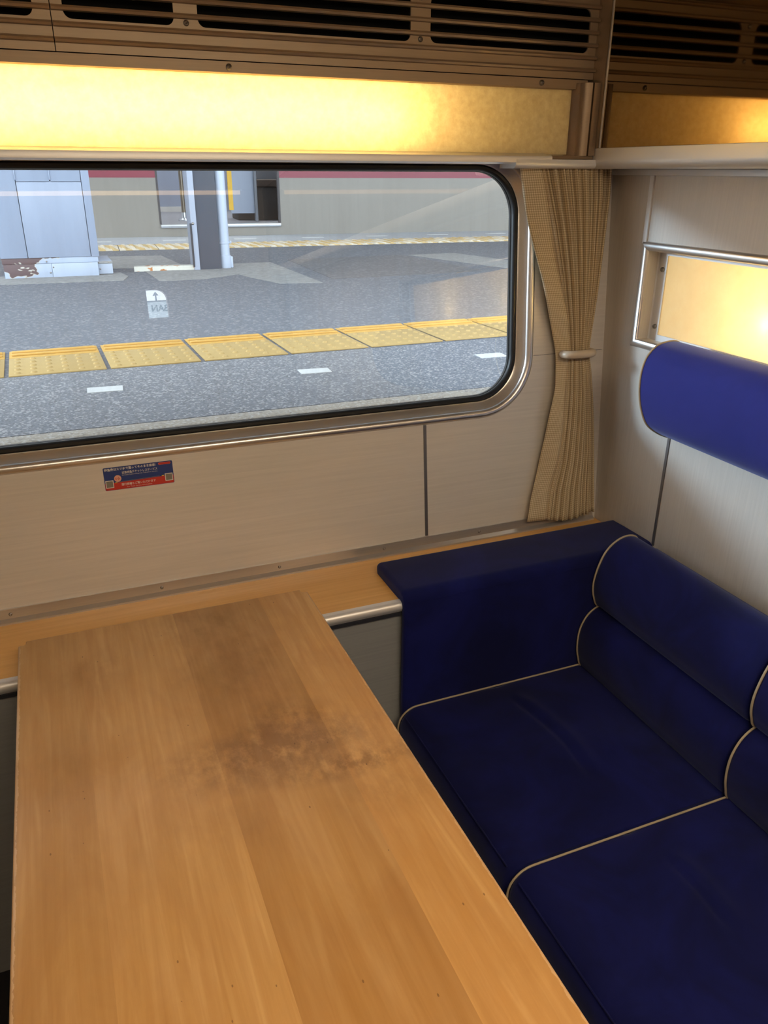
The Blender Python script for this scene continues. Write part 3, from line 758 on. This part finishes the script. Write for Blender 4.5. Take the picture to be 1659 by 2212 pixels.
def peel_mat():
    t = NT('peeling_white_paint_over_rust')
    n = t.noise((7, 7, 11), 3, .55, None, .4)
    s = t.n('ShaderNodeSeparateXYZ'); t.L(t.pos, s.inputs[0])
    # more paint lost towards the left of the plinth
    f = t.math('ADD', n, t.math('SUBTRACT', t.math('MULTIPLY', t.math('ADD', s.outputs[0], .02), .62), t.math('MULTIPLY', t.math('SUBTRACT', s.outputs[2], ZC-.535), 1.6)))
    r = t.ramp(f, [(.455, lin(90, 73, 76)[:3]), (.465, lin(184, 180, 167)[:3]), (.49, lin(162, 175, 194)[:3])])
    t.set(r, .55); return t.m
M_peel = peel_mat()
pl1 = obj('plinth_rail', box(CX0+.004, .294, CY0+.006, CY1, -.508, -.476, .001), M_peel, cabx)
pl2 = obj('plinth_panel', box(CX0+.008, .03, CY0+.002, CY1, ZPF, -.5095, .001), M_peel, cabx)
pl3 = obj('plinth_panel', box(.0312, .288, CY0-.002, CY1, ZPF, -.5095, .001), M_peel, cabx)
bx = obj('side_box', box(.290, .372, CY0+.03, CY1-.05, ZPF+.006, -.508, .002), plain('white_side_box', lin(162, 173, 189), .5), cabx)
obj('side_box_lid', box(.288, .374, CY0+.026, CY1-.05, -.5225, -.5085, .001), M_conc, cabx)
BOLT = screw_mesh('bolt', .006, .004, False)
for x, z in ((.006, -.497), (.039, -.530), (.020, -.560), (.296, -.5155), (.352, -.5155), (.30, -.553)):
    inst('bolt', BOLT, cabx, (x, CY0+(.028 if x > .29 else -.001), z), (math.pi/2, 0, 0), (.8, .8, .8))

# canopy column with drain pipe
ky = 5.30
col = thing('canopy_column', (.96, ky, ZPF), 'dark grey steel canopy column with pale flange on the platform', 'column')
obj('web', box(.908, 1.042, ky-.004, ky+.13, ZPF, 2.55, .002), plain('dark_grey_column_paint', lin(68, 73, 84), .5, 0, .12, (10, 10, 3)), col)
obj('flange', box(.872, .908, ky-.012, ky+.14, ZPF, 2.55, .002), plain('pale_column_paint', lin(156, 165, 181), .5), col)
obj('corner_plate', prism([(.866, ky-.016), (.876, ky-.016), (.876, ky+.0), (.866, ky+.0)], 'z', ZPF+.02, -.309), plain('corner_plate_black', lin(42, 44, 52), .5), col)
inst('bolt', BOLT, col, (.884, ky-.012, -.309), (math.pi/2, 0, 0), (1.4, 1.4, 1.4))
M_pvc = plain('white_painted_pipe', lin(168, 180, 197), .4)
dp = thing('drain_pipe', (1.082, ky+.05, ZPF), 'white round drain pipe beside the dark canopy column', 'pipe')
obj('pipe', cyl((1.080, ky+.045, ZPF), (1.080, ky+.045, 2.55), .0345, 24), M_pvc, dp, 60)
obj('clamp', loft([[(1.080+r*math.cos(2*math.pi*k/24), ky+.045+r*math.sin(2*math.pi*k/24), z) for k in range(24)] for r, z in ((.0345, -.437), (.039, -.436), (.039, -.424), (.0345, -.423))]), M_pvc, dp, 40)
obj('clamp_lug', box(1.117, 1.127, ky+.03, ky+.05, -.437, -.421, .001), M_pvc, dp)
obj('foot_sleeve', loft([[(1.082+r*math.cos(2*math.pi*k/24), ky+.045+r*math.sin(2*math.pi*k/24), z) for k in range(24)] for r, z in ((.036, ZPF), (.039, ZPF+.01), (.038, -.512), (.0345, -.508))]), M_pvc, dp, 40)
obj('foot_lug', box(1.112, 1.128, ky+.02, ky+.06, ZPF+.003, -.515, .004), M_pvc, dp)
def rusty():
    t = NT('white_paint_with_rust')
    n = t.noise((16, 16, 16), 4, .6)
    t.set(t.ramp(n, [(.56, lin(199, 199, 189)[:3]), (.60, lin(171, 110, 55)[:3])]), .7); return t.m
kb = obj('kerb_bar', prism([(.505, 5.33), (.90, 5.30), (.905, 5.36), (.515, 5.40)], 'z', ZPF, ZPF+.028), rusty())
tag(kb, 'low white rust-spotted bar on the platform left of the dark column', 'kerb')

# ------------------------------------------------------------------ train standing across the platform
td = Vector((1, -.085, 0)).normalized(); tnn = Vector((-td.y, td.x, 0)); TO = Vector((.497, 8.14, 0))
def tp(s, n, z): return TO+td*s+tnn*n+Vector((0, 0, z))
def tbox(s0, s1, n0, n1, z0, z1, bev=0):
    bm = box(s0, s1, n0, n1, z0, z1, bev)
    for v in bm.verts: v.co = tp(v.co.x, v.co.y, v.co.z)
    return bm
M_cream = streaked('cream_train_paint', lin(134, 131, 124), (30, 30, 1.5), .05, .4, 0)
M_wine = plain('wine_red_stripe', lin(131, 57, 71), .4)
train = thing('passenger_train', tuple(tp(1, 1.3, -.9)), 'cream passenger train with wine red stripe and open door across the platform', 'train')
D0, D1, DZ = .552, 1.702, -.476
def tplate(outer, holes, th): return plate(outer, holes, lambda s, z: tp(s, 0, z), th, tnn)
obj('body_side', plate([(-9, -.95), (16, -.95), (16, -.070), (D1, -.070), (D1, DZ), (D0, DZ), (D0, -.070), (-9, -.070)], [], lambda s, z: tp(s, 0, z), .06, tnn), M_cream, train, 20)
obj('stripe', tbox(-9, D0, -.001, .06, -.070, .22), M_wine, train); obj('stripe', tbox(D1, 16, -.001, .06, -.070, .22), M_wine, train)
obj('upper_side', plate([(-9, .22), (D0, .22), (D0, 1.45), (D1, 1.45), (D1, .22), (16, .22), (16, 2.2), (-9, 2.2)], [], lambda s, z: tp(s, 0, z), .06, tnn), M_cream, train, 20)
obj('roof', tbox(-9, 16, 0, 2.6, 2.2, 2.3), plain('grey_train_roof', lin(138, 138, 138), .6), train)
M_ts = plain('train_step_metal', lin(189, 194, 200), .3, .7)
obj('door_step', tbox(D0+.01, D1-.005, -.030, .06, -.508, -.478, .003), M_ts, train)
obj('door_step_edge', tbox(D0+.012, D1-.007, -.034, .0, -.4895, -.4835), plain('white_step_edge', lin(217, 218, 220), .4), train)
M_jam = plain('dark_door_jamb', lin(68, 66, 68), .5)
obj('door_jamb', tbox(D0, D0+.018, -.003, .05, DZ, 1.45), M_jam, train); obj('door_jamb', tbox(D1-.018, D1, -.003, .05, DZ, 1.45), M_jam, train)
obj('inner_floor', tbox(-9, 16, .06, 2.6, -.52, -.478), plain('train_floor', lin(138, 139, 144), .6), train)
obj('far_side', tbox(-9, 16, 2.54, 2.6, -.9, 2.2), plain('train_inner_panel', lin(138, 147, 165), .5), train)
obj('kick_panel', tbox(-.2, 1.16, 2.50, 2.545, -.478, -.42), plain('pale_kick_panel', lin(189, 189, 187), .5), train)
obj('inner_ceiling', tbox(-9, 16, .06, 2.6, 1.5, 1.55), plain('train_inner_ceiling', lin(192, 192, 192), .6), train)
obj('inner_lamp', tbox(-3, 5, 1.2, 1.5, 1.46, 1.50), M_far_lamp, train)
obj('grab_pole', (lambda b: cyl(tp(.825, .62, -.40), tp(.825, .62, 1.5), .020, 12, b))(bmesh.new()), plain('bronze_pole', lin(129, 121, 108), .35, .5), train)
obj('pole_foot', (lambda b: loft([[tp(.825+r*math.cos(2*math.pi*k/14), .62+r*math.sin(2*math.pi*k/14), z) for k in range(14)] for r, z in ((.06, -.478), (.06, -.47), (.026, -.45), (.024, -.40))], bm=b))(bmesh.new()), M_ts, train)
obj('yellow_door_edge', tbox(1.222, 1.262, .09, .13, -.36, 1.45), plain('yellow_door_edge_paint', lin(197, 158, 45), .5), train)
obj('end_panel', tbox(1.265, 1.50, .30, .34, -.40, 1.2, .004), plain('seat_end_panel', lin(147, 158, 176), .5), train)
obj('end_post', tbox(1.50, 1.525, .26, .34, -.478, 1.2, .004), plain('end_post_grey', lin(110, 116, 125), .4), train)
se = obj('seat_base', tbox(1.36, 3.2, .55, 1.0, -.478, -.16, .01), plain('dark_seat_base', lin(60, 57, 55), .7), train)
obj('seat_back', tbox(1.545, 3.2, .95, 1.05, -.12, .20, .02), plain('grey_seat_back', lin(126, 131, 139), .7), train)
obj('seat_cushion', tbox(1.545, 3.2, .50, .95, -.16, -.09, .02), plain('brown_seat_cushion', lin(79, 68, 60), .8), train)

# ------------------------------------------------------------------ other side of the train, seen only as a reflection in the window
SB = -3.0
sgn = thing('station_sign', (.74, SB, ZF-.4), 'pale sign board reading BAN, mirrored in the window glass', 'sign')
obj('board', box(.60, 1.05, SB-.02, SB, -.22, .0, .002), plain('pale_sign_board', lin(214, 228, 232), .5), sgn)
obj('board_edge', box(.60, 1.05, SB, SB+.004, -.004, .003), plain('sign_edge_grey', lin(96, 110, 120), .5), sgn)
obj('finial', loft([[(.716+r*math.cos(2*math.pi*k/8), SB-.01+r*math.sin(2*math.pi*k/8), z) for k in range(8)] for r, z in ((.006, .0), (.005, .045), (.022, .040), (.001, .066))]), plain('sign_finial_grey', lin(110, 124, 140), .5), sgn)
obj('pole', box(.80, .84, SB-.06, SB-.02, ZF-.4, -.02), plain('sign_pole_grey', lin(130, 140, 150), .5), sgn)
cd = bpy.data.curves.new('txt', 'FONT'); cd.body = 'BAN'; cd.offset = .02
to = bpy.data.objects.new('txt', cd); C.objects.link(to); bpy.context.view_layer.update()
me = bpy.data.meshes.new_from_object(to.evaluated_get(bpy.context.evaluated_depsgraph_get())); bpy.data.objects.remove(to)
bm = bmesh.new(); bm.from_mesh(me); bpy.data.meshes.remove(me)
bx0 = min(v.co.x for v in bm.verts); bx1 = max(v.co.x for v in bm.verts); bz1 = max(v.co.y for v in bm.verts)
for v in bm.verts: v.co = (.797-(v.co.x-bx0)/(bx1-bx0)*.122, SB+.001, -.074+v.co.y/bz1*.047)
obj('lettering', bm, plain('sign_lettering', lin(84, 110, 116), .5), sgn, 20)
cvl = thing('cove_lamp', (.3, YB+.006, ZT-.02), 'thin warm cove light strip along the ceiling edge, mirrored in the window glass', 'lamp')
obj('strip', box(-.55, 1.0, YB+.001, YB+.006,     .424, .4435), emit('cove_strip_glow', (1, .66, .34, 1), 2.4), cvl)
obj('cover', box(-.56, 1.01, YB+.001, YB+.012, .4440, .4475), M_satin, cvl)
